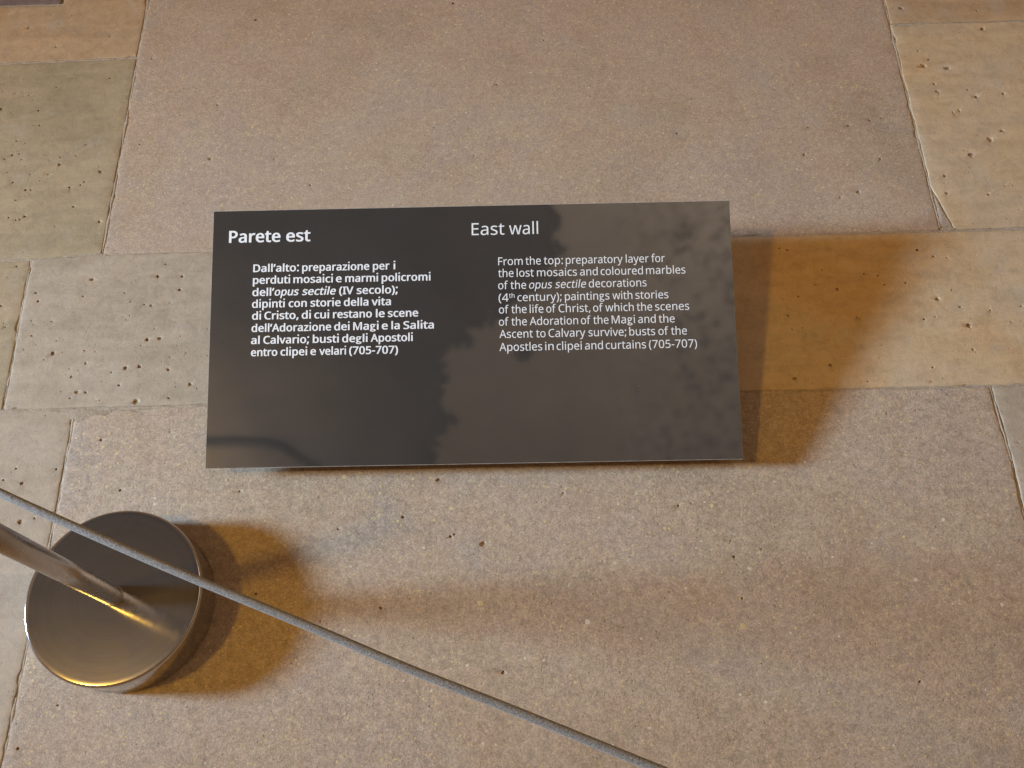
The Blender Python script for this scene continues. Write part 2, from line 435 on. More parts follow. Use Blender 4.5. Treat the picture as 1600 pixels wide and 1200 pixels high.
A, B = -0.7605, 0.7655
slab([(A + .0012, .9415), (B - .002, .9400), (B - .001, 1.52), (B, 2.6), (A - .004, 2.6), (A - .002, 1.42)], M_PINK2, 1, 0.0, npits=150, pit_r=(0.4, 1.1), label="wide smooth pinkish grey slab behind the sign")
slab([(-2.2, .9350), (-.8895, .9365), (A - .0015, .9435), (A - .005, 1.4080), (-1.04, 1.4030), (-2.2, 1.400)], M_GREEN, 2, 0.0004, npits=110, pit_r=(0.5, 1.5), label="greenish beige pitted slab")
slab([(-2.2, 1.4075), (-1.04, 1.4085), (A - .006, 1.4135), (A - .008, 2.6), (-.9440, 2.6), (-.9440, 1.5630), (-2.2, 1.5660)], M_OCHRE, 3, -0.0008, npits=30, pit_r=(0.5, 1.2), label="ochre slab with smooth face")
slab([(-2.2, 1.5700), (-.9475, 1.5680), (-.9480, 2.6), (-2.2, 2.6)], M_PURPLE, 4, 0.0008, label="dark purple slab")
slab([(B + .0025, 1.4370), (2.3, 1.427), (2.3, 2.6), (B + .003, 2.6)], M_OCHRE, 5, 0.0002, npits=20)
slab([(.7900, .9410), (2.3, .9385), (2.3, 1.4230), (B + .002, 1.4330), (B + .0015, 1.035), (.7720, 1.018)], M_GOLD, 6, 0.0005, npits=55, pit_r=(0.5, 1.7), label="golden slab with deep pits")
slab([(-2.2, .6330), (-.8825, .6360), (-.8915, .9320), (-2.2, .9310)], M_GREEN, 7, 0.0, npits=25)
slab([(-.8800, .6375), (-.45, .6370), (.10, .6340), (.10, .9370), (A, .9405), (-.8875, .9335)], M_BEIGE, 8, 0.0006, npits=140, pit_r=(0.5, 1.7), label="beige pitted slab left of the sign")
slab([(.1030, .6345), (.783, .6315), (2.3, .6330), (2.3, .9345), (.7650, .9350), (.40, .9370), (.1030, .9375)], M_GOLD, 9, 0.0004, npits=90, pit_r=(0.4, 1.4), label="golden slab crossed by the shadow of the sign")
slab([(-2.2, -1.2), (-.7735, -1.2), (-.7705, .07), (-.7675, .168), (-.7590, .465), (-.7600, .6220), (-.79, .6335), (-2.2, .6290)], M_BEIGE, 10, 0.0, npits=50, pit_r=(0.5, 1.5))
slab([(-.7700, -1.2), (.783, -1.2), (.7825, .40), (.7850, .497), (.7800, .6270), (.40, .6310), (-.45, .6330), (-.69, .6310), (-.7560, .6120), (-.7555, .465), (-.7645, .168), (-.7675, .07)], M_PINK, 11, 0.0007, wob=0.0015, npits=230, pit_r=(0.4, 1.3), label="wide pinkish grey flecked slab in front of the sign")
slab([(.7875, -1.2), (2.3, -1.2), (2.3, .6290), (.786, .6275), (.7895, .497), (.7870, .40)], M_BEIGE, 12, 0.0006, wob=0.0014, npits=25)

# mortar fillets showing in the wider joints
for nm, pts, z in (("joint_mortar", [(-.80, .630), (-.752, .608), (-.690, .629), (-.752, .637)], 0.0002),
                   ("joint_mortar", [(.7665, .940), (.793, .939), (.772, 1.022), (.7665, 1.03)], -0.0006)):
    bm = bmesh.new()
    c = Vector((sum(p[0] for p in pts) / 4, sum(p[1] for p in pts) / 4, z))
    ring = []
    for i in range(4):
        a, b = Vector((*pts[i], z)), Vector((*pts[(i + 1) % 4], z))
        for j in range(5):
            p = a.lerp(b, j / 5) + Vector((rnd.uniform(-1, 1), rnd.uniform(-1, 1), 0)) * 0.0012
            ring.append(bm.verts.new((p.x, p.y, z - 0.0022)))
    cv = bm.verts.new(c)
    mids = [bm.verts.new(v.co.lerp(c, 0.35) + Vector((0, 0, 0.0018))) for v in ring]
    N = len(ring)
    for i in range(N):
        bm.faces.new((ring[i], ring[(i + 1) % N], mids[(i + 1) % N], mids[i])); bm.faces.new((mids[i], mids[(i + 1) % N], cv))
    bmesh.ops.recalc_face_normals(bm, faces=bm.faces)
    bm_obj(nm, bm, floor, [M_MORTAR], True)

def joint(p0, p1, z, seed, half=0.0035, amp=0.0016):
    """uneven mortar bedded in a joint: in places proud and crusty, in places sunk to a crack"""
    a, b = Vector(p0), Vector(p1); L = (b - a).length; k = int(L / 0.0035)
    d = (b - a) / L; nn = Vector((-d.y, d.x)); off = Vector((seed * 2.3, seed * 5.1, 0))
    v, f = [], []
    for i in range(k + 1):
        p = a + d * (L * i / k); q = Vector((p.x, p.y, 0))
        w = half * (1.0 + 0.9 * noise.noise(q * 35 + off)); sh = 0.0012 * noise.noise(q * 50 - off)
        lvl = z + amp * (noise.noise(q * 13 + off) + 0.5 * noise.noise(q * 55 + off)) - 0.0005
        for c, dz in ((-1, -0.0022), (-.5, -.0001), (0, 0.0001), (.5, -.0001), (1, -0.0022)):
            jz = 0.0005 * noise.noise(Vector((p.x, p.y, c * .3)) * 210)
            e = p + nn * (c * w + sh)
            v.append((e.x, e.y, lvl + dz + jz))
    for i in range(k):
        for c in range(4):
            q = i * 5 + c; f.append((q, q + 5, q + 6, q + 1))
    mesh_from("joint_mortar", v, f, floor, [M_MORTAR], True)


joint((A, .945), (B - 1.529, 1.60), 0, 1)
joint((B + .0002, .945), (B + .001, 1.60), 0, 2)
joint((-1.15, .933), (-.7605, .9425), 0, 3)
joint((-.7605, .9420), (.10, .9395), 0, 4)
joint((.10, .9395), (1.2, .9370), 0, 5)
joint((-1.15, 1.4040), (A - .004, 1.4110), 0, 6, 0.004)
joint((B, 1.435), (1.2, 1.428), 0, 7)
joint((-.8902, .935), (-.8815, .636), 0, 8)
joint((-1.15, .6335), (-.76, .6340), 0, 9, 0.005)
joint((-.76, .6340), (.10, .6335), 0, 10)
joint((.10, .6330), (1.2, .6305), 0, 11)
joint((-.7575, .630), (-.7570, .465), 0, 12)
joint((-.7570, .465), (-.7660, .168), 0, 13)
joint((-.7660, .168), (-.7705, -.1), 0, 14)
joint((.783, .628), (.7872, .497), 0, 15, 0.003)
joint((.7872, .497), (.7845, .38), 0, 16, 0.003)

# ------------------------------------------------------------------ sign
SIGN_O = Vector((-0.07868, 0.70505, 0.10327))
U = Vector((0.99996, -0.00875, -0.00352)).normalized()
V = Vector((0.00938, 0.96329, 0.26830)); V = (V - U * V.dot(U)).normalized()
W = U.cross(V)
SW, SH = 0.8522, 0.4260

m = NT("dark_printed_film")
geo, wp = warped(m, 0.002, 120)
tc = m.n('ShaderNodeTexCoord').outputs['Object']
soft = m.noise(tc, 5, 4, 0.6).outputs[0]
col = m.ramp(soft, [(0.35, (0.043, 0.041, 0.0395)), (0.65, (0.050, 0.048, 0.0465))])
du = m.speck(tc, 34, 0.015, 0.06, 0.2)
col = m.mix(m.math('MULTIPLY', du, 0.6), col, (0.42, 0.36, 0.22))
fine = m.noise(tc, 900, 2).outputs[0]
col = m.mix(1.0, col, m.ramp(fine, [(0.3, 0.9), (0.7, 1.1)]), 'MULTIPLY')
scr = m.n('ShaderNodeMapping', {'Vector': tc, 'Scale': (6.0, 130.0, 1.0), 'Rotation': (0, 0, 0.5)}).outputs[0]
sn = m.noise(scr, 3.0, 2).outputs[0]
m.set(Base_Color=col, Roughness=m.math('ADD', m.math('MULTIPLY', sn, 0.02), 0.02), IOR=2.15)
m.set(Normal=m.bump(m.noise(tc, 700, 2).outputs[0], 0.00002, 0.3))
M_FILM = m.m
M_SHEET = mat_plain("pale_sheet_edge", (0.36, 0.35, 0.33), 0.6, 0.35, 120, 0.0002)
M_INK = mat_plain("white_print", (0.80, 0.84, 0.88), 0.45, 0.05, 300, 0)
M_STEEL_DARK = mat_plain("dark_painted_steel", (0.05, 0.05, 0.05), 0.5, 0.2, 200, 0.0001)

sign_mat = Matrix.Translation(SIGN_O) @ Matrix((U, V, W)).transposed().to_4x4()
sign = empty("information_sign")
sign.matrix_world = sign_mat
tag(sign, "dark grey bilingual lectern panel with white lettering tilted just above the stone floor", "sign")


def box_bm(x0, x1, y0, y1, z0, z1, bev=0.0):
    bm = bmesh.new()
    bmesh.ops.create_cube(bm, size=1)
    for v in bm.verts:
        v.co = Vector(((x0 + x1) / 2 + v.co.x * (x1 - x0), (y0 + y1) / 2 + v.co.y * (y1 - y0), (z0 + z1) / 2 + v.co.z * (z1 - z0)))
    if bev: bmesh.ops.bevel(bm, geom=list(bm.edges), offset=bev, segments=2, affect='EDGES', clamp_overlap=True)
    return bm


panel_o = bm_obj("backing_sheet", box_bm(-SW / 2, SW / 2, -SH / 2, SH / 2, -0.0040, -0.0003, 0.0004), sign, [M_SHEET])
fv, ff = [], []
nx, ny = 60, 30
for j in range(ny + 1):
    for i in range(nx + 1):
        x = -SW / 2 + 0.0007 + (SW - 0.0014) * i / nx; y = -SH / 2 + 0.0007 + (SH - 0.0014) * j / ny
        fv.append((x, y, 0.00025 * noise.noise(Vector((x * 5, y * 5, 2))) * min(1, i / 9, (nx - i) / 9, j / 9, (ny - j) / 9) ** 2))
for j in range(ny):
    for i in range(nx):
        a = j * (nx + 1) + i; ff.append((a, a + 1, a + nx + 2, a + nx + 1))
nb = len(fv)
border = [i for i in range(nx + 1)] + [(j + 1) * (nx + 1) - 1 for j in range(1, ny + 1)] + [ny * (nx + 1) + i for i in range(nx - 1, -1, -1)] + [j * (nx + 1) for j in range(ny - 1, 0, -1)]
for b in border: fv.append((fv[b][0], fv[b][1], -0.0003 + 0.00001))
for i in range(len(border)):
    j = (i + 1) % len(border); ff.append((border[i], nb + i, nb + j, border[j]))
film = mesh_from("printed_face", fv, ff, sign, [M_FILM], False)

GLYPHS = {
'(':[241, ['32,220 33,252 35,285 39,317 45,348 52,379 60,409 71,439 83,468 97,495 113,522 131,548 150,573 217,573 190,534 167,493 148,451 132,407 119,361 111,315 105,268 103,221 104,190 107,159 111,128 116,98 123,68 132,38 142,9 154,-20 167,-48 182,-75 198,-101 216,-127 150,-127 131,-103 113,-77 97,-51 83,-24 71,5 60,34 52,63 45,94 39,125 35,156 33,188']],
')':[241, ['209,220 208,188 205,156 202,125 196,94 189,63 180,34 170,5 158,-24 144,-51 128,-77 110,-103 91,-127 25,-127 43,-101 59,-75 73,-48 87,-20 98,9 108,38 117,68 124,98 130,128 134,159 136,190 137,221 136,252 134,283 130,315 124,346 117,376 108,406 98,436 87,465 73,493 59,521 42,547 24,573 91,573 110,548 128,522 144,495 158,468 170,439 180,409 189,379 196,348 202,317 205,285 208,252']],
',':[215, ['154,84 149,65 143,45 136,23 128,1 120,-20 111,-42 102,-63 94,-84 85,-103 33,-103 38,-83 43,-61 49,-38 53,-15 58,8 63,31 67,53 70,74 73,93 148,93']],
'-':[258, ['32,184 32,246 226,246 226,184']],
'0':[459, ['419,287 419,253 417,221 414,191 409,163 401,128 390,97 376,70 359,47 339,27 316,12 290,1 261,-6 229,-8 188,-4 153,8 122,27 97,54 76,88 60,129 51,163 44,201 41,243 39,287 40,332 44,373 50,411 58,446 73,486 93,520 119,547 149,566 186,578 229,581 269,578 304,566 335,547 361,520 382,486 399,446 408,411 414,373 418,332', '110,287 111,249 113,215 116,184 121,156 131,125 143,98 159,78 178,64 202,55 229,52 256,55 279,64 298,78 314,98 326,124 336,156 341,184 345,215 347,249 348,287 347,325 345,359 341,390 336,417 326,449 314,475 298,495 279,510 256,518 229,521 202,518 178,510 159,495 143,475 131,449 121,417 116,390 113,359 111,325']],
'4':[459, ['443,130 359,130 359,0 291,0 291,130 17,130 17,190 286,576 359,576 359,193 443,193', '291,374 291,387 291,400 291,412 292,423 292,434 293,444 293,454 294,464 294,474 294,483 295,492 295,500 287,490 282,479 276,468 270,456 263,446 257,438 86,193 291,193']],
'5':[459, ['221,351 258,349 292,342 322,331 349,316 371,297 389,274 402,247 410,217 413,183 410,145 402,111 387,81 368,54 343,32 314,15 280,2 242,-5 199,-8 170,-7 142,-4 116,0 91,6 70,14 51,23 51,90 71,79 95,70 121,62 148,57 174,53 200,52 227,54 252,58 274,65 293,76 310,89 323,106 333,126 339,149 341,176 337,210 325,239 306,262 279,279 243,289 197,292 182,291 164,290 146,288 128,285 112,283 99,280 64,302 86,573 373,573 373,508 146,508 132,342 142,344 155,346 169,348 185,350 202,351']],
'7':[459, ['109,0 344,508 35,508 35,573 419,573 419,518 187,0']],
':':[215, ['58,43 59,61 64,75 72,85 82,92 94,96 107,97 120,96 132,92 142,85 151,75 156,61 157,43 156,26 151,12 142,2 132,-6 120,-10 107,-11 94,-10 82,-6 72,2 64,12 59,26', '58,387 59,405 64,419 72,429 82,436 94,440 107,441 120,440 132,436 142,429 151,419 156,405 157,387 156,369 151,355 142,345 132,338 120,333 107,332 94,333 82,338 72,345 64,355 59,369']],
';':[215, ['147,84 141,65 135,45 128,23 121,1 112,-20 104,-42 95,-63 86,-84 78,-103 25,-103 29,-88 33,-72 36,-55 40,-38 44,-21 48,-4 52,14 55,31 58,47 61,63 63,79 66,93 141,93', '56,387 58,405 63,419 71,429 81,436 92,440 105,441 118,440 130,436 141,429 149,419 154,405 156,387 154,369 149,355 141,345 130,338 118,333 105,332 92,333 81,338 71,345 63,355 58,369']],
'A':[512, ['437,0 368,177 141,177 73,0 0,0 224,575 289,575 512,0', '282,415 280,420 278,428 274,438 271,449 267,461 263,473 260,484 257,493 255,500 247,468 244,457 241,447 238,438 230,415 165,241 346,241']],
'C':[507, ['323,517 294,516 266,510 241,502 217,490 196,474 178,456 162,434 149,410 139,383 131,353 127,321 125,286 126,252 131,220 138,191 147,164 164,132 186,105 213,83 244,68 281,58 322,55 347,56 371,58 394,62 416,66 438,72 460,78 460,15 438,8 416,2 393,-2 369,-6 342,-7 312,-8 270,-6 232,1 197,12 166,28 139,48 115,72 95,99 78,131 65,165 56,203 51,244 49,287 50,319 53,349 59,378 67,406 81,440 99,471 120,499 145,523 174,543 206,559 242,571 281,578 324,581 353,580 381,577 409,572 435,565 460,557 482,547 453,486 435,494 415,501 394,508 372,513 348,516']],
'D':[585, ['536,292 534,246 528,203 516,165 501,131 481,100 457,74 430,51 399,33 364,18 325,8 283,2 237,0 78,0 78,573 254,573 296,571 335,565 371,555 404,540 434,523 460,501 483,475 502,446 517,413 528,377 534,336', '460,289 459,326 454,359 446,388 435,415 416,444 391,469 361,487 327,500 287,508 244,511 150,511 150,62 228,62 282,65 329,76 369,94 402,119 428,151 446,190 457,236']],
'E':[446, ['398,0 78,0 78,573 398,573 398,509 150,509 150,330 383,330 383,268 150,268 150,63 398,63']],
'F':[416, ['150,0 78,0 78,573 398,573 398,509 150,509 150,306 383,306 383,243 150,243']],
'I':[272, ['239,0 32,0 32,42 99,57 99,515 32,531 32,573 239,573 239,531 172,515 172,57 239,42']],
'M':[727, ['330,0 142,502 140,490 141,477 142,461 142,444 143,426 144,407 144,387 144,367 144,347 144,0 78,0 78,573 184,573 361,103 544,573 650,573 650,0 578,0 578,352 578,371 579,389 579,408 580,426 580,443 581,460 582,475 583,489 584,501 390,0']],
'P':[485, ['229,573 282,570 326,562 363,548 393,528 415,504 431,475 441,442 444,404 443,381 439,358 433,336 423,316 411,296 395,278 375,262 351,249 324,238 292,230 256,225 216,223 150,223 150,0 78,0 78,573', '223,511 150,511 150,285 208,285 242,286 272,290 298,296 320,306 338,318 352,334 362,352 368,375 370,401 366,435 354,462 334,484 306,499 269,508']],
'S':[440, ['403,153 400,121 392,92 378,66 359,44 335,26 307,11 274,1 238,-6 198,-8 177,-8 157,-7 137,-5 118,-2 100,1 83,4 68,9 54,14 41,19 41,88 62,80 86,72 113,65 142,59 171,56 201,55 228,56 252,60 273,66 290,74 305,85 316,98 324,113 329,129 330,147 329,164 325,180 318,194 308,207 295,218 277,230 255,241 228,252 196,265 172,274 151,284 131,294 114,305 98,317 85,330 74,344 65,359 57,375 52,393 49,413 48,435 51,464 58,490 71,513 89,533 110,550 136,563 165,573 197,579 231,581 262,580 290,577 318,572 343,565 367,558 389,549 366,487 346,495 325,502 302,508 278,513 254,516 229,517 207,516 187,513 169,507 155,499 142,489 133,478 126,464 122,450 121,434 122,416 126,400 133,386 143,373 156,362 172,351 193,341 217,330 246,318 278,306 307,293 332,279 353,264 371,247 385,228 395,206 401,181']],
'V':[481, ['481,573 277,0 204,0 0,573 75,573 204,205 210,190 215,175 220,160 224,146 228,132 231,119 235,106 238,93 241,80 243,93 246,106 250,119 253,133 257,147 262,161 267,176 271,191 277,207 405,573']],
'a':[450, ['231,437 268,435 299,428 326,418 347,403 368,375 381,338 385,293 385,0 334,0 320,61 304,46 292,33 279,22 265,13 250,5 234,-1 216,-5 195,-7 172,-8 148,-7 124,-2 103,6 84,16 68,30 55,48 45,68 39,92 37,119 43,159 59,192 87,219 116,234 152,245 194,253 243,257 316,259 316,285 313,317 306,342 293,359 275,371 253,378 227,380 205,379 183,376 163,370 143,363 124,355 106,347 84,400 104,410 126,419 151,426 177,432 204,436', '252,208 204,203 167,195 141,182 124,165 113,144 110,119 112,97 120,79 132,66 148,56 167,51 188,49 223,52 253,62 279,79 299,103 311,134 315,172 315,210']],
'b':[493, ['139,461 139,443 138,426 138,410 137,396 136,383 135,373 139,373 153,390 169,405 189,419 213,429 240,435 272,437 310,434 344,423 374,406 401,381 422,350 437,312 446,267 449,215 448,180 444,147 437,118 427,91 410,61 390,36 365,17 337,3 306,-5 272,-8 240,-6 213,0 189,10 169,24 153,38 139,55 133,55 119,0 68,0 68,609 139,609', '260,379 231,377 207,371 188,361 172,348 159,330 150,308 144,282 140,252 139,217 140,177 145,144 153,116 165,93 187,69 219,55 261,51 297,55 325,69 348,93 360,117 369,145 374,178 376,216 374,254 369,287 360,315 348,338 325,360 296,374']],
'c':[385, ['241,-8 204,-5 170,2 139,15 112,34 88,58 69,87 58,114 50,143 46,176 44,213 46,250 51,284 59,315 71,342 90,372 114,396 142,415 174,428 208,435 245,438 267,437 288,435 309,431 328,426 344,421 358,415 337,356 323,361 308,365 292,370 275,373 259,375 244,376 217,374 193,368 172,358 155,343 141,325 131,303 123,277 119,247 117,213 119,181 123,152 131,126 141,104 155,86 172,71 191,61 214,55 240,53 262,54 283,56 302,60 319,65 336,71 351,78 351,15 336,8 320,3 304,-2 285,-5 264,-7']],
'd':[493, ['221,-8 182,-5 148,6 118,23 92,48 71,79 56,117 47,162 44,214 47,266 56,311 71,350 93,381 119,406 149,424 183,434 221,438 243,437 262,434 280,429 296,423 310,416 323,407 335,397 345,386 354,374 359,374 356,405 355,418 355,429 354,438 354,609 425,609 425,0 368,0 358,58 354,58 345,46 335,35 323,24 310,15 296,7 279,1 262,-4 242,-7', '232,51 273,55 305,67 328,88 343,117 352,154 355,200 355,213 354,251 349,284 340,313 329,336 306,360 274,375 231,379 196,374 168,359 146,334 133,309 124,281 119,249 117,213 119,176 124,144 133,116 146,93 168,69 197,55']],
'e':[452, ['234,438 269,435 301,427 329,414 354,396 374,373 390,346 402,315 409,281 411,244 411,201 117,201 122,157 134,119 154,90 181,69 215,56 254,52 280,53 305,56 327,60 348,66 370,73 392,82 392,20 370,11 349,4 327,-1 304,-5 279,-7 251,-8 212,-5 176,3 143,17 114,36 90,61 70,91 59,117 51,146 46,177 44,212 46,246 50,277 57,306 68,333 86,364 108,390 134,411 164,426 198,435', '233,380 202,377 175,366 154,348 137,323 125,293 119,257 338,257 336,281 333,302 326,322 318,338 306,353 292,364 276,373 256,378']],
'f':[276, ['266,375 158,375 158,0 87,0 87,375 12,375 12,408 87,432 87,457 89,492 95,522 104,547 116,568 132,585 152,597 174,606 199,612 227,613 244,613 259,612 274,609 287,606 300,603 310,599 292,544 283,546 273,549 262,552 251,554 239,555 228,556 206,553 189,545 175,532 166,513 160,489 158,458 158,430 266,430']],
'g':[493, ['221,438 248,436 273,431 297,422 319,409 338,393 355,373 359,373 369,430 425,430 425,-7 423,-46 416,-80 404,-109 388,-135 367,-155 341,-172 310,-183 274,-190 233,-192 202,-192 174,-189 147,-186 122,-180 99,-174 78,-165 78,-100 99,-110 123,-118 149,-125 177,-130 206,-133 237,-134 271,-130 300,-119 324,-101 341,-77 352,-48 355,-13 355,4 355,11 356,21 356,32 357,43 357,51 358,57 354,57 338,37 320,21 299,8 275,-1 250,-6 221,-8 182,-4 147,7 117,25 91,51 70,83 56,121 47,164 44,214 47,263 56,306 70,344 91,377 117,404 147,423 181,434', '230,379 207,376 187,370 169,359 153,344 140,326 130,303 123,277 119,247 117,213 119,176 124,143 134,115 146,92 169,68 197,54 232,50 253,51 271,53 288,58 303,65 315,74 326,85 336,98 343,113 349,131 353,151 355,173 356,197 356,214 355,251 350,282 343,309 332,331 319,348 302,362 281,371 257,377']],
'h':[496, ['139,431 139,420 138,410 138,399 137,389 136,379 135,370 140,370 149,385 161,397 174,407 188,416 204,424 221,429 238,434 255,436 273,437 306,435 335,430 360,421 382,408 399,391 413,370 423,344 429,314 431,280 431,0 361,0 361,275 358,307 351,333 338,353 319,367 295,376 265,379 235,377 210,370 189,360 173,347 160,329 150,308 144,283 140,254 139,222 139,0 68,0 68,609 139,609']],
'i':[207, ['139,430 139,0 68,0 68,430', '104,591 115,590 124,586 133,580 140,572 144,560 145,546 144,532 140,521 133,512 124,506 115,502 104,501 93,502 83,506 75,512 68,521 64,532 63,546 64,560 68,572 75,580 83,586 93,590']],
'l':[207, ['139,0 68,0 68,609 139,609']],
'm':[750, ['540,438 584,434 621,421 649,401 665,379 676,352 683,319 685,280 685,0 615,0 615,277 613,308 606,333 594,353 577,367 555,376 528,379 490,374 460,362 438,342 423,315 414,280 411,237 411,0 342,0 342,277 341,298 337,317 332,333 325,347 315,359 303,367 289,374 272,377 253,379 227,377 204,370 185,360 170,347 158,329 150,308 144,283 140,255 139,223 139,0 68,0 68,430 125,430 136,371 140,371 149,385 160,398 173,409 186,418 201,425 217,431 233,435 249,437 266,438 298,436 325,430 349,420 369,406 386,388 398,366 402,366 418,388 438,406 461,420 486,430 512,436']],
'n':[496, ['275,438 311,436 343,429 369,417 391,401 409,379 421,352 428,319 431,280 431,0 361,0 361,275 358,307 351,333 338,353 319,367 295,376 265,379 222,374 189,361 166,338 151,308 142,269 139,223 139,0 68,0 68,430 125,430 136,371 140,371 150,385 162,398 175,409 190,418 206,425 222,431 239,435 257,437']],
'o':[485, ['442,216 440,181 436,150 428,121 417,95 404,71 388,51 369,33 348,18 324,7 299,-1 271,-6 241,-8 214,-6 188,-1 163,7 140,18 119,33 100,51 84,71 70,95 59,121 51,150 46,181 44,216 46,250 50,282 58,310 68,336 87,367 110,392 137,412 169,426 204,435 244,438 281,435 316,426 347,412 374,392 398,367 417,336 428,310 436,282 440,250', '117,216 119,184 123,154 130,128 141,105 155,86 172,71 192,59 216,53 243,51 270,53 294,59 314,71 331,86 345,105 356,128 363,154 367,184 369,216 367,248 363,277 355,303 345,325 331,344 314,359 294,370 270,376 242,379 202,374 171,359 147,335 134,311 124,284 119,252']],
'p':[493, ['273,438 310,434 344,424 374,407 401,383 422,351 437,313 446,268 449,216 448,181 444,148 437,119 427,93 410,62 390,37 365,17 337,3 306,-5 272,-8 251,-7 231,-4 213,1 197,7 182,15 170,24 158,33 148,44 139,55 134,55 135,45 136,33 137,20 138,7 139,-5 139,-16 139,-192 68,-192 68,430 126,430 136,371 148,383 158,394 170,405 182,414 197,422 213,429 231,434 251,437', '260,379 233,377 210,371 190,362 174,349 161,333 152,313 145,289 141,261 139,229 139,216 140,182 144,152 150,126 159,103 172,85 188,70 208,59 233,53 261,51 286,53 308,60 326,72 341,88 354,108 364,131 371,157 375,186 376,217 374,252 369,283 360,310 348,334 325,359 296,374']],
'r':[331, ['269,438 277,438 286,437 295,437 304,436 312,435 319,433 310,368 303,370 296,371 287,372 279,373 271,374 264,374 248,373 232,369 217,363 202,355 189,346 176,334 166,321 156,305 149,289 143,270 140,251 139,229 139,0 68,0 68,430 126,430 134,351 147,367 158,381 170,395 183,407 198,418 214,426 231,433 249,437']],
's':[384, ['348,119 346,92 339,69 327,49 311,32 292,18 268,6 241,-2 210,-6 176,-8 148,-7 122,-5 99,-1 78,5 59,11 42,19 42,83 60,75 81,67 104,60 128,54 153,50 178,49 211,51 236,57 256,66 269,79 277,94 280,112 279,123 276,132 271,141 264,150 253,158 239,167 222,176 200,185 174,196 148,206 124,217 103,228 84,239 69,252 57,266 48,283 43,302 41,324 46,358 61,386 85,408 109,421 137,430 168,436 202,438 228,437 252,434 275,430 298,424 319,417 339,409 315,353 297,360 278,366 258,372 238,377 218,379 197,380 171,379 149,374 131,366 118,356 111,343 108,328 109,317 113,307 119,298 127,290 139,282 154,274 172,266 193,256 219,246 245,236 268,226 289,215 306,203 321,191 333,176 341,159 346,140']],
't':[289, ['212,50 222,50 233,51 245,53 255,54 264,56 272,59 272,5 263,1 253,-2 240,-4 226,-6 213,-8 200,-8 178,-7 157,-3 138,4 120,13 104,27 91,44 82,66 76,93 74,125 74,375 13,375 13,409 75,437 103,528 144,528 144,430 269,430 269,375 144,375 144,127 146,103 153,83 163,69 177,58 193,52']],
'u':[496, ['427,430 427,0 370,0 359,57 346,43 334,31 321,20 306,11 290,4 273,-1 256,-5 238,-7 220,-8 187,-6 159,-1 134,8 112,21 95,38 81,59 71,85 65,114 63,148 63,430 135,430 135,153 137,122 145,96 158,76 176,62 200,53 230,51 260,53 285,59 306,69 323,82 336,100 345,121 352,146 356,175 357,206 357,430']],
'v':[407, ['163,0 0,430 75,430 167,176 171,164 176,151 180,137 185,123 189,109 193,96 197,83 199,72 201,63 207,72 210,84 214,96 218,110 222,124 227,138 232,152 237,165 241,176 332,430 407,430 244,0']],
'w':[630, ['346,243 336,276 333,287 330,297 328,308 321,335 319,343 317,351 316,357 312,351 310,343 308,335 302,307 299,297 297,286 294,275 291,264 287,253 284,242 207,1 127,1 9,431 82,431 141,201 145,186 149,170 153,154 157,139 160,124 163,109 166,96 168,84 169,73 174,80 176,88 178,97 185,128 187,138 190,149 193,160 196,170 199,180 201,188 277,431 354,431 428,188 440,149 444,135 447,122 451,109 454,96 456,84 457,74 462,84 464,95 466,108 469,122 473,137 477,153 481,169 485,185 489,201 549,431 621,431 502,1 419,1']],
'y':[409, ['1,430 76,430 169,185 174,171 179,157 184,144 188,130 193,117 196,105 200,92 203,80 205,68 209,68 212,83 217,100 224,121 231,142 238,164 245,186 333,430 409,430 224,-59 213,-85 201,-108 188,-130 173,-148 157,-164 138,-176 117,-185 94,-191 67,-192 55,-192 44,-192 34,-190 25,-189 16,-188 9,-186 9,-130 15,-131 22,-132 30,-133 38,-134 47,-135 56,-135 72,-134 86,-131 99,-126 110,-118 121,-110 130,-99 138,-87 145,-73 152,-59 174,-2']],
'z':[377, ['346,0 31,0 31,47 262,375 45,375 45,430 340,430 340,377 112,55 346,55']],
'’':[140, ['131,564 125,545 119,524 112,503 105,481 96,459 88,437 79,416 70,396 62,376 10,376 13,391 17,407 21,424 25,441 29,459 32,476 36,493 39,510 42,527 45,543 47,558 50,573 125,573']],
}
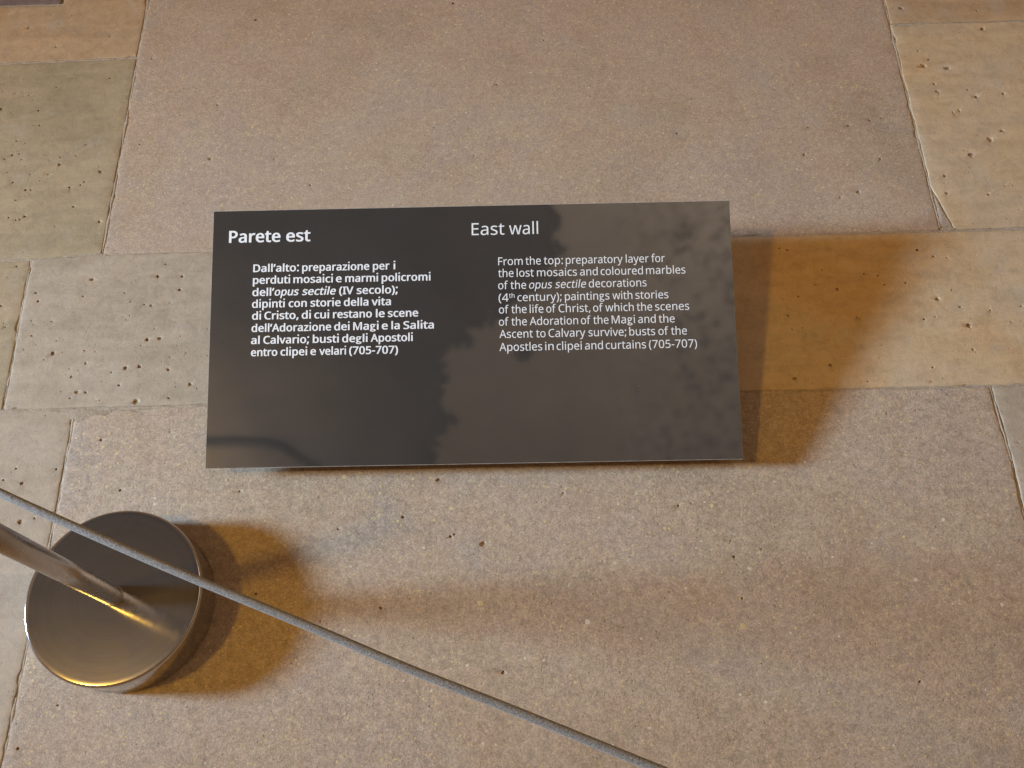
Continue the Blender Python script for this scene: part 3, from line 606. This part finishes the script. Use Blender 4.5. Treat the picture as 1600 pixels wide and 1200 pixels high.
LINES = [
[0, 'B', 158.3, [['Parete', -398.9, -313.8], ['est', -304.5, -264.4]]],
[1, 'B', 107.5, [['Dall’alto:', -357.5, -282.3], ['preparazione', -277.1, -166.9], ['per', -161.1, -133.7], ['i', -127.3, -124.2]]],
[1, 'B', 87.6, [['perduti', -357.6, -296.4], ['mosaici', -291.2, -226.4], ['e', -221.5, -211.9], ['marmi', -206.2, -152.3], ['policromi', -146.6, -66.6]]],
[1, 'B', 67.2, [['dell’', -357.9, -321.9], ['/opus', -321.6, -281.6], ['/sectile', -276.7, -221.2], ['(IV', -216.0, -192.5], ['secolo);', -187.3, -120.1]]],
[1, 'B', 47.6, [['dipinti', -358.0, -304.3], ['con', -298.2, -268.4], ['storie', -262.6, -213.2], ['della', -208.1, -167.9], ['vita', -163.0, -131.2]]],
[1, 'B', 27.8, [['di', -357.5, -342.6], ['Cristo,', -337.4, -281.5], ['di', -276.6, -261.4], ['cui', -256.0, -231.6], ['restano', -225.6, -162.1], ['le', -155.8, -141.4], ['scene', -136.3, -86.8]]],
[1, 'B', 7.4, [['dell’Adorazione', -357.8, -228.2], ['dei', -223.4, -198.2], ['Magi', -192.5, -151.1], ['e', -146.2, -136.2], ['la', -130.5, -116.8], ['Salita', -111.1, -61.5]]],
[1, 'B', -12.6, [['al', -358.2, -343.9], ['Calvario;', -338.2, -263.6], ['busti', -257.9, -215.4], ['degli', -210.3, -168.9], ['Apostoli', -164.1, -95.7]]],
[1, 'B', -32.6, [['entro', -357.7, -314.9], ['clipei', -309.8, -266.5], ['e', -261.3, -252.2], ['velari', -247.1, -203.5], ['(705-707)', -198.7, -119.6]]],
[2, 'R', 162.4, [['East', 1.3, 55.1], ['wall', 62.9, 110.6]]],
[3, 'R', 110.5, [['From', 44.2, 84.2], ['the', 88.8, 113.8], ['top:', 118.7, 149.7], ['preparatory', 154.6, 247.3], ['layer', 252.5, 289.8], ['for', 294.1, 316.1]]],
[3, 'R', 90.5, [['the', 43.9, 68.9], ['lost', 74.1, 101.9], ['mosaics', 107.1, 172.2], ['and', 177.3, 206.0], ['coloured', 210.8, 279.6], ['marbles', 284.7, 348.8]]],
[3, 'R', 70.2, [['of', 43.6, 59.4], ['the', 63.7, 89.2], ['/opus', 93.8, 131.5], ['/sectile', 136.4, 186.5], ['decorations', 191.0, 284.8]]],
[3, 'R', 49.6, [['(4', 43.9, 60.2], ['^th', 60.8, 69.9], ['century);', 74.5, 146.2], ['paintings', 151.6, 223.8], ['with', 228.7, 260.9], ['stories', 266.0, 319.3]]],
[3, 'R', 29.8, [['of', 44.2, 59.9], ['the', 64.4, 89.0], ['life', 94.1, 116.3], ['of', 120.9, 136.3], ['Christ,', 140.9, 192.4], ['of', 196.7, 212.6], ['which', 216.6, 262.4], ['the', 267.3, 292.3], ['scenes', 297.1, 352.0]]],
[3, 'R', 9.5, [['of', 43.9, 59.5], ['the', 64.1, 89.1], ['Adoration', 93.7, 171.9], ['of', 176.5, 192.1], ['the', 196.4, 221.1], ['Magi', 226.2, 263.7], ['and', 268.8, 297.2], ['the', 302.0, 327.8]]],
[3, 'R', -10.8, [['Ascent', 44.4, 98.4], ['to', 103.5, 118.8], ['Calvary', 123.7, 183.0], ['survive;', 188.1, 249.0], ['busts', 253.9, 295.5], ['of', 300.6, 316.7], ['the', 321.0, 346.5]]],
[3, 'R', -32.2, [['Apostles', 44.1, 113.0], ['in', 117.8, 131.4], ['clipei', 136.2, 176.7], ['and', 181.8, 210.7], ['curtains', 215.2, 279.9], ['(705-707)', 284.7, 361.8]]],
]


def ell(cx, cy, rx, ry, n=18, rot=0.0):
    o = []
    for i in range(n):
        t = 2 * math.pi * i / n; x, y = math.cos(t) * rx, math.sin(t) * ry
        o.append((cx + x * math.cos(rot) - y * math.sin(rot), cy + x * math.sin(rot) + y * math.cos(rot)))
    return o


GL = {}
for ch, (adv, sp) in GLYPHS.items():
    GL[ch] = (adv, [[[tuple(float(q) for q in p.split(',')) for p in s.split()] for s in sp]])
# two-storey g as on the sign
GL['g'] = (440, [[ell(195, 290, 150, 135), ell(195, 290, 84, 76)],
                 [ell(215, -55, 185, 98, 20), ell(215, -55, 118, 45, 20)],
                 [[(92, 190), (160, 170), (120, 120), (150, 92), (215, 62), (200, 20), (110, 40), (60, 95), (62, 140)]],
                 [[(268, 378), (325, 405), (395, 410), (395, 362), (330, 362), (296, 330)]]])


def sarea(p): return sum(p[i - 1][0] * p[i][1] - p[i][0] * p[i - 1][1] for i in range(len(p))) / 2


def embolden(comp, dx, dy):
    out = []
    for k, p in enumerate(comp):
        n = len(p); s = 1 if sarea(p) > 0 else -1
        hole = any(inside(p[0], q) for q in comp if q is not p)
        if hole: s = -s
        r = []
        for i in range(n):
            a, b, c = Vector(p[i - 1]), Vector(p[i]), Vector(p[(i + 1) % n])
            d1, d2 = (b - a), (c - b)
            if d1.length < 1e-6 or d2.length < 1e-6: r.append(tuple(b)); continue
            n1 = Vector((d1.y, -d1.x)).normalized() * s; n2 = Vector((d2.y, -d2.x)).normalized() * s
            nn = n1 + n2
            if nn.length < 0.3: nn = n1
            nn.normalize()
            kk = min(1.5, 1 / max(0.3, nn.dot(n1)))
            r.append((b.x + nn.x * dx * kk, b.y + nn.y * dy * kk))
        out.append(r)
    return out


def tess(comp):
    P, E = [], []
    for p in comp:
        b = len(P); P += [Vector(q) for q in p]; E += [(b + i, b + (i + 1) % len(p)) for i in range(len(p))]
    vv, ee, f, *_ = delaunay_2d_cdt(P, E, [], 1, 1e-7)
    res = []
    for t in f:
        c = sum((vv[i] for i in t), Vector((0, 0))) / len(t)
        w = sum(1 for p in comp if inside((c.x, c.y), p))
        if w % 2: res.append(t if (vv[t[1]] - vv[t[0]]).cross(vv[t[2]] - vv[t[0]]) > 0 else list(reversed(t)))
    return [tuple(v) for v in vv], res


CACHE = {}


def glyph(ch, bold):
    if (ch, bold) not in CACHE:
        adv, comps = GL[ch]
        if bold and ch in 'i;:': comps = [[([(x, y + 55) for x, y in p] if min(q[1] for q in p) > 250 else p) for p in c] for c in comps]
        d = (23, 13) if bold else (1, 0)
        if ch == 'g' and bold: d = (20, 8)
        CACHE[ch, bold] = (adv, [tess(embolden(c, *d)) for c in comps])
    return CACHE[ch, bold]


SIZE = {0: 20.0 / 585, 1: 12.7 / 585, 2: 20.5 / 573, 3: 13.2 / 573}
for blk, wt, ybase, words in LINES:
    bold = wt == 'B'; sy = SIZE[blk]
    v, f = [], []
    for txt, x0, x1 in words:
        ital = txt[0] == '/'; sup = txt[0] == '^'
        if ital or sup: txt = txt[1:]
        s_y = sy * (0.58 if sup else 1.0); dy = sy * 255 if sup else 0
        ls = 14 if bold else 0
        pen = 0; items = []
        for ch in txt:
            adv, parts = glyph(ch, bold)
            items.append((pen, parts)); pen += adv + ls
        allx = [pen0 + p[0] + (0.2 * p[1] if ital else 0) for pen0, parts in items for vs, fs in parts for p in vs]
        lo, hi = min(allx), max(allx); k = (x1 - x0) / (hi - lo)
        for pen0, parts in items:
            for q, (vs, fs) in enumerate(parts):
                b = len(v)
                for p in vs:
                    X = pen0 + p[0] + (0.2 * p[1] if ital else 0)
                    v.append(((x0 + (X - lo) * k) / 1000, (ybase + dy + p[1] * s_y) / 1000, 0.00042 + q * 0.00002))
                f += [tuple(b + i for i in t) for t in fs]
    mesh_from("heading_lettering" if blk in (0, 2) else "text_line", v, f, sign, [M_INK])

# folded steel foot under the sheet
for sx in (-0.27, 0.27):
    p0 = sign_mat @ Vector((sx, -SH / 2 + 0.07, -0.0045)); p1 = sign_mat @ Vector((sx, SH / 2 - 0.09, -0.0045))
    inv = sign_mat.inverted()
    vs = []
    for dx in (-0.004, 0.004):
        for p in (p0, p1, Vector((p1.x, p1.y, 0.003)), Vector((p0.x, p0.y, 0.003))):
            vs.append(inv @ Vector((p.x + dx, p.y, p.z)))
    mesh_from("support_bracket", [tuple(q) for q in vs], [(0, 1, 2, 3), (7, 6, 5, 4), (0, 4, 5, 1), (1, 5, 6, 2), (2, 6, 7, 3), (3, 7, 4, 0)], sign, [M_STEEL_DARK])


# ------------------------------------------------------------------ brushed steel stanchion
def mat_steel(name, radial, base=(0.52, 0.51, 0.51), rough=0.12, aniso=0.0):
    m = NT(name)
    tc = m.n('ShaderNodeTexCoord').outputs['Object']
    sx = m.n('ShaderNodeSeparateXYZ', {'Vector': tc})
    if radial:
        r = m.math('SQRT', m.math('ADD', m.math('MULTIPLY', sx.outputs[0], sx.outputs[0]), m.math('MULTIPLY', sx.outputs[1], sx.outputs[1])))
        cmb = m.n('ShaderNodeCombineXYZ', {'X': m.math('MULTIPLY', r, 1400.0), 'Y': m.math('MULTIPLY', sx.outputs[2], 1400.0)}).outputs[0]
    else:
        cmb = m.n('ShaderNodeMapping', {'Vector': tc, 'Scale': (260.0, 260.0, 900.0)}).outputs[0]
    br = m.noise(cmb, 1.0, 3, 0.6).outputs[0]
    sm = m.noise(tc, 22, 4, 0.6, 0.6).outputs[0]
    c = m.mix(1.0, (*base, 1), m.ramp(br, [(0.3, 0.86), (0.7, 1.12)]), 'MULTIPLY')
    c = m.mix(m.ramp(sm, [(0.5, 0.0), (0.7, 0.25)]), c, (0.30, 0.28, 0.26))
    dst = m.speck(tc, 60, 0.02, 0.06, 0.10)
    c = m.mix(m.math('MULTIPLY', dst, 0.35), c, (0.6, 0.58, 0.52))
    m.set(Base_Color=c, Metallic=0.94, Roughness=m.math('ADD', m.math('MULTIPLY', sm, 0.10), rough - 0.05), Anisotropic=aniso)
    tg = m.n('ShaderNodeTangent', direction_type='RADIAL', axis='Z').outputs[0]
    m.put(m.b.inputs['Tangent'], tg)
    m.set(Normal=m.bump(br, 0.00003, 0.25))
    return m.m


M_BASE = mat_steel("spun_steel", True)
M_POLE = mat_steel("brushed_steel", False, rough=0.27, aniso=0.3)
M_RUBBER = mat_plain("black_rubber", (0.02, 0.02, 0.02), 0.8, 0.1, 200, 0)


def lathe(name, prof, parent, mats, n=128):
    v, f = [], []
    for r, z in prof:
        for i in range(n):
            t = 2 * math.pi * i / n; v.append((r * math.cos(t), r * math.sin(t), z))
    for k in range(len(prof) - 1):
        for i in range(n):
            j = (i + 1) % n; a = k * n
            f.append((a + i, a + j, a + n + j, a + n + i))
    f.append(tuple(range(n - 1, -1, -1))); f.append(tuple(range((len(prof) - 1) * n, len(prof) * n)))
    o = mesh_from(name, v, f, parent, mats)
    o.data.polygons.foreach_set('use_smooth', [True] * (len(f) - 2) + [False] * 2)
    return o


BX, BY = -0.611, 0.300
BR, BH = 0.1310, 0.0758
st = empty("barrier_stanchion", (BX, BY, 0))
tag(st, "brushed steel barrier post on a thick round base at the lower left of the sign", "barrier post")
prof = [(BR - 0.006, 0.002), (BR - 0.002, 0.004), (BR - 0.0005, 0.010), (BR - 0.0005, BH - 0.006)]
for k in range(7):
    t = k / 6 * math.pi / 2
    prof.append((BR - 0.0045 + 0.0040 * math.cos(t), BH - 0.0045 + 0.0045 * math.sin(t)))
prof += [(BR - 0.010, BH + 0.0001), (0.08, BH + 0.0004), (0.0165, BH + 0.0006)]
lathe("base", prof, st, [M_BASE], 192)
lathe("base_pad", [(BR - 0.012, 0.0008), (BR - 0.009, 0.0012), (BR - 0.009, 0.0025)], st, [M_RUBBER], 96)
PH = 0.665
lathe("pole", [(0.0145, BH + 0.0012), (0.0148, BH + 0.003), (0.0148, PH)], st, [M_POLE], 64)
lathe("pole_collar", [(0.0158, BH + 0.0007), (0.0158, BH + 0.0018), (0.0150, BH + 0.0024)], st, [M_POLE], 64)
lathe("pole_cap", [(0.0148, PH + 0.0002), (0.0165, PH + 0.001), (0.0170, PH + 0.008), (0.015, PH + 0.012), (0.008, PH + 0.0145), (0.002, PH + 0.015)], st, [M_POLE], 48)


def tube(name, pts, rad, parent, mats, n=14):
    v, f = [], []
    up = Vector((0, 0, 1))
    for i, p in enumerate(pts):
        p = Vector(p); t = (Vector(pts[min(i + 1, len(pts) - 1)]) - Vector(pts[max(i - 1, 0)])).normalized()
        s = t.cross(up).normalized(); w = s.cross(t).normalized()
        rr = rad(i) if callable(rad) else rad
        for k in range(n):
            a = 2 * math.pi * k / n; q = p + (s * math.cos(a) + w * math.sin(a)) * rr; v.append(tuple(q))
    for i in range(len(pts) - 1):
        for k in range(n):
            j = (k + 1) % n; f.append((i * n + k, i * n + j, (i + 1) * n + j, (i + 1) * n + k))
    f.append(tuple(range(n - 1, -1, -1))); f.append(tuple(range((len(pts) - 1) * n, len(pts) * n)))
    return mesh_from(name, v, f, parent, mats, True)


hk = [(0.0, 0.013 + 0.0, PH - 0.015)] + [(0.0, 0.014 + 0.011 * k / 5, PH - 0.015) for k in range(1, 6)]
tube("rope_eye", hk, 0.004, st, [M_POLE])

# ------------------------------------------------------------------ elastic cord
m = NT("grey_braided_cord")
tc = m.n('ShaderNodeTexCoord').outputs['Object']
b1 = m.noise(tc, 900, 3, 0.7).outputs[0]
b2 = m.noise(tc, 260, 2, 0.6).outputs[0]
c = m.ramp(b1, [(0.36, (0.08, 0.08, 0.082)), (0.62, (0.32, 0.33, 0.34))])
m.set(Base_Color=c, Roughness=0.75, Sheen_Weight=0.3)
m.set(Normal=m.bump(m.math('ADD', b1, b2), 0.0006, 0.8))
M_CORD = m.m
CORD = [(-0.611, 0.337, 0.656), (-0.56, 0.3125, 0.6535), (-0.4723, 0.2698, 0.65), (-0.3818, 0.2292, 0.643), (-0.2941, 0.1914, 0.636), (-0.1807, 0.1446, 0.626), (-0.1031, 0.1117, 0.62), (-0.0163, 0.0774, 0.614), (0.089, 0.0345, 0.608), (0.1904, -0.0064, 0.604), (0.4946, -0.1291, 0.6), (1.0016, -0.3336, 0.61)]


def smooth_pts(P, k=14):
    out = []
    P = [Vector(p) for p in P]
    for i in range(len(P) - 1):
        p0, p1, p2, p3 = P[max(i - 1, 0)], P[i], P[i + 1], P[min(i + 2, len(P) - 1)]
        for j in range(k):
            t = j / k
            out.append(0.5 * ((2 * p1) + (p2 - p0) * t + (2 * p0 - 5 * p1 + 4 * p2 - p3) * t * t + (3 * p1 - p0 - 3 * p2 + p3) * t ** 3))
    out.append(P[-1])
    return out


cord = tube("barrier_rope", smooth_pts(CORD), 0.0039, None, [M_CORD], 16)
tag(cord, "thin grey braided barrier rope stretched diagonally past the round steel post base", "rope")
e = Vector(CORD[0]); d = (Vector(CORD[1]) - e).normalized()
tube("ferrule", [e - d * 0.004, e + d * 0.02], 0.0058, cord, [M_STEEL_DARK], 14)

# ------------------------------------------------------------------ vault above (seen only mirrored in the sign and the steel)
m = NT("old_vault_masonry")
geo = m.n('ShaderNodeNewGeometry').outputs['Position']
nz = m.noise(geo, 2.2, 5, 0.6).outputs[0]
m.set(Base_Color=m.ramp(nz, [(0.35, (0.07, 0.058, 0.05)), (0.65, (0.12, 0.105, 0.09))]), Roughness=0.9)
M_VAULT = m.m
m = NT("worn_vault_plaster")
geo = m.n('ShaderNodeNewGeometry').outputs['Position']
nz = m.noise(geo, 2.4, 5, 0.6).outputs[0]
c = m.ramp(nz, [(0.35, (0.47, 0.485, 0.49)), (0.65, (0.61, 0.635, 0.65))])
n2 = m.noise(geo, 11, 7, 0.72, 1.2).outputs[0]
sx = m.n('ShaderNodeSeparateXYZ', {'Vector': geo}).outputs[0]
zone = m.step(sx, 0.45, 0.95)
n3 = m.noise(geo, 26, 5, 0.75, 2.0).outputs[0]
n2 = m.math('ADD', m.math('MULTIPLY', n2, 0.55), m.math('MULTIPLY', n3, 0.45))
c = m.mix(m.math('MULTIPLY', zone, m.ramp(n2, [(0.51, 0.0), (0.55, 0.95)])), c, (0.08, 0.07, 0.06))
m.set(Base_Color=c, Roughness=0.9)
M_PLASTER = m.m
VZ = 4.2
bm = box_bm(-3.4, 3.2, -1.8, 3.6, VZ, VZ + 0.25)
vault = bm_obj("ceiling", bm, None, [M_VAULT])
tag(vault, kind='structure')
edge = [(0.23, 1.45), (0.20, 1.33), (0.23, 1.2), (0.28, 1.1), (0.22, 1.03), (0.27, 0.95), (0.2, 0.89), (0.17, 0.74), (0.05, 0.66), (-0.08, 0.6), (-0.27, 0.47), (-0.31, 0.39), (-0.41, 0.36), (-0.39, 0.3), (-0.45, 0.24), (-0.44, 0.15), (-0.48, 0.05), (-0.41, -0.07), (-0.45, -0.17), (-0.51, -0.24), (-0.49, -0.35), (-0.55, -0.6), (-0.5, -1.2), (-0.5, -1.75)]
fr = [Vector((2.9, -1.75)), Vector((2.9, 3.0)), Vector((0.3, 3.0))]
for i in range(len(edge) - 1):
    a, b = Vector(edge[i]), Vector(edge[i + 1])
    k = max(2, int((b - a).length / 0.012))
    for j in range(k):
        p = a.lerp(b, j / k)
        q = Vector((p.x, p.y, 0)); p = p + Vector((noise.noise(q * 9), noise.noise(q * 9 + Vector((5, 5, 5))))) * 0.04 + Vector((noise.noise(q * 31), noise.noise(q * 37))) * 0.11
        fr.append(p)
fr.append(Vector(edge[-1]))
n = len(fr)
hole = [Vector((0.025 + 0.055 * math.cos(t) * (1 + 0.25 * math.sin(3 * t)), 0.31 + 0.045 * math.sin(t))) for t in [2 * math.pi * i / 14 for i in range(14)]]
P = fr + hole
E_ = [(i, (i + 1) % n) for i in range(n)] + [(n + i, n + (i + 1) % 14) for i in range(14)]
vv, ee, f2, *_ = delaunay_2d_cdt(P, E_, [], 1, 1e-7)
hp = [tuple(h) for h in hole]
f2 = [t for t in f2 if not inside(tuple(sum((vv[i] for i in t), Vector((0, 0))) / len(t)), hp)]
bm = bmesh.new()
bv = [bm.verts.new((p.x, p.y, VZ - 0.03)) for p in vv]
for t in f2: bm.faces.new([bv[i] for i in t])
r = bmesh.ops.extrude_face_region(bm, geom=list(bm.faces))
for g in r['geom']:
    if isinstance(g, bmesh.types.BMVert): g.co.z = VZ - 0.002
bmesh.ops.recalc_face_normals(bm, faces=bm.faces)
bm_obj("plaster_remnant", bm, vault, [M_PLASTER])
tube("conduit", smooth_pts([(-3.0, -0.15, VZ - 0.03), (-1.92, -0.17, VZ - 0.03), (-1.73, -0.17, VZ - 0.03), (-1.5, -0.2, VZ - 0.03), (-1.39, -0.27, VZ - 0.03), (-1.27, -0.35, VZ - 0.03), (-1.16, -0.42, VZ - 0.03), (-0.9, -0.6, VZ - 0.03)], 6), 0.024, vault, [M_RUBBER], 10)
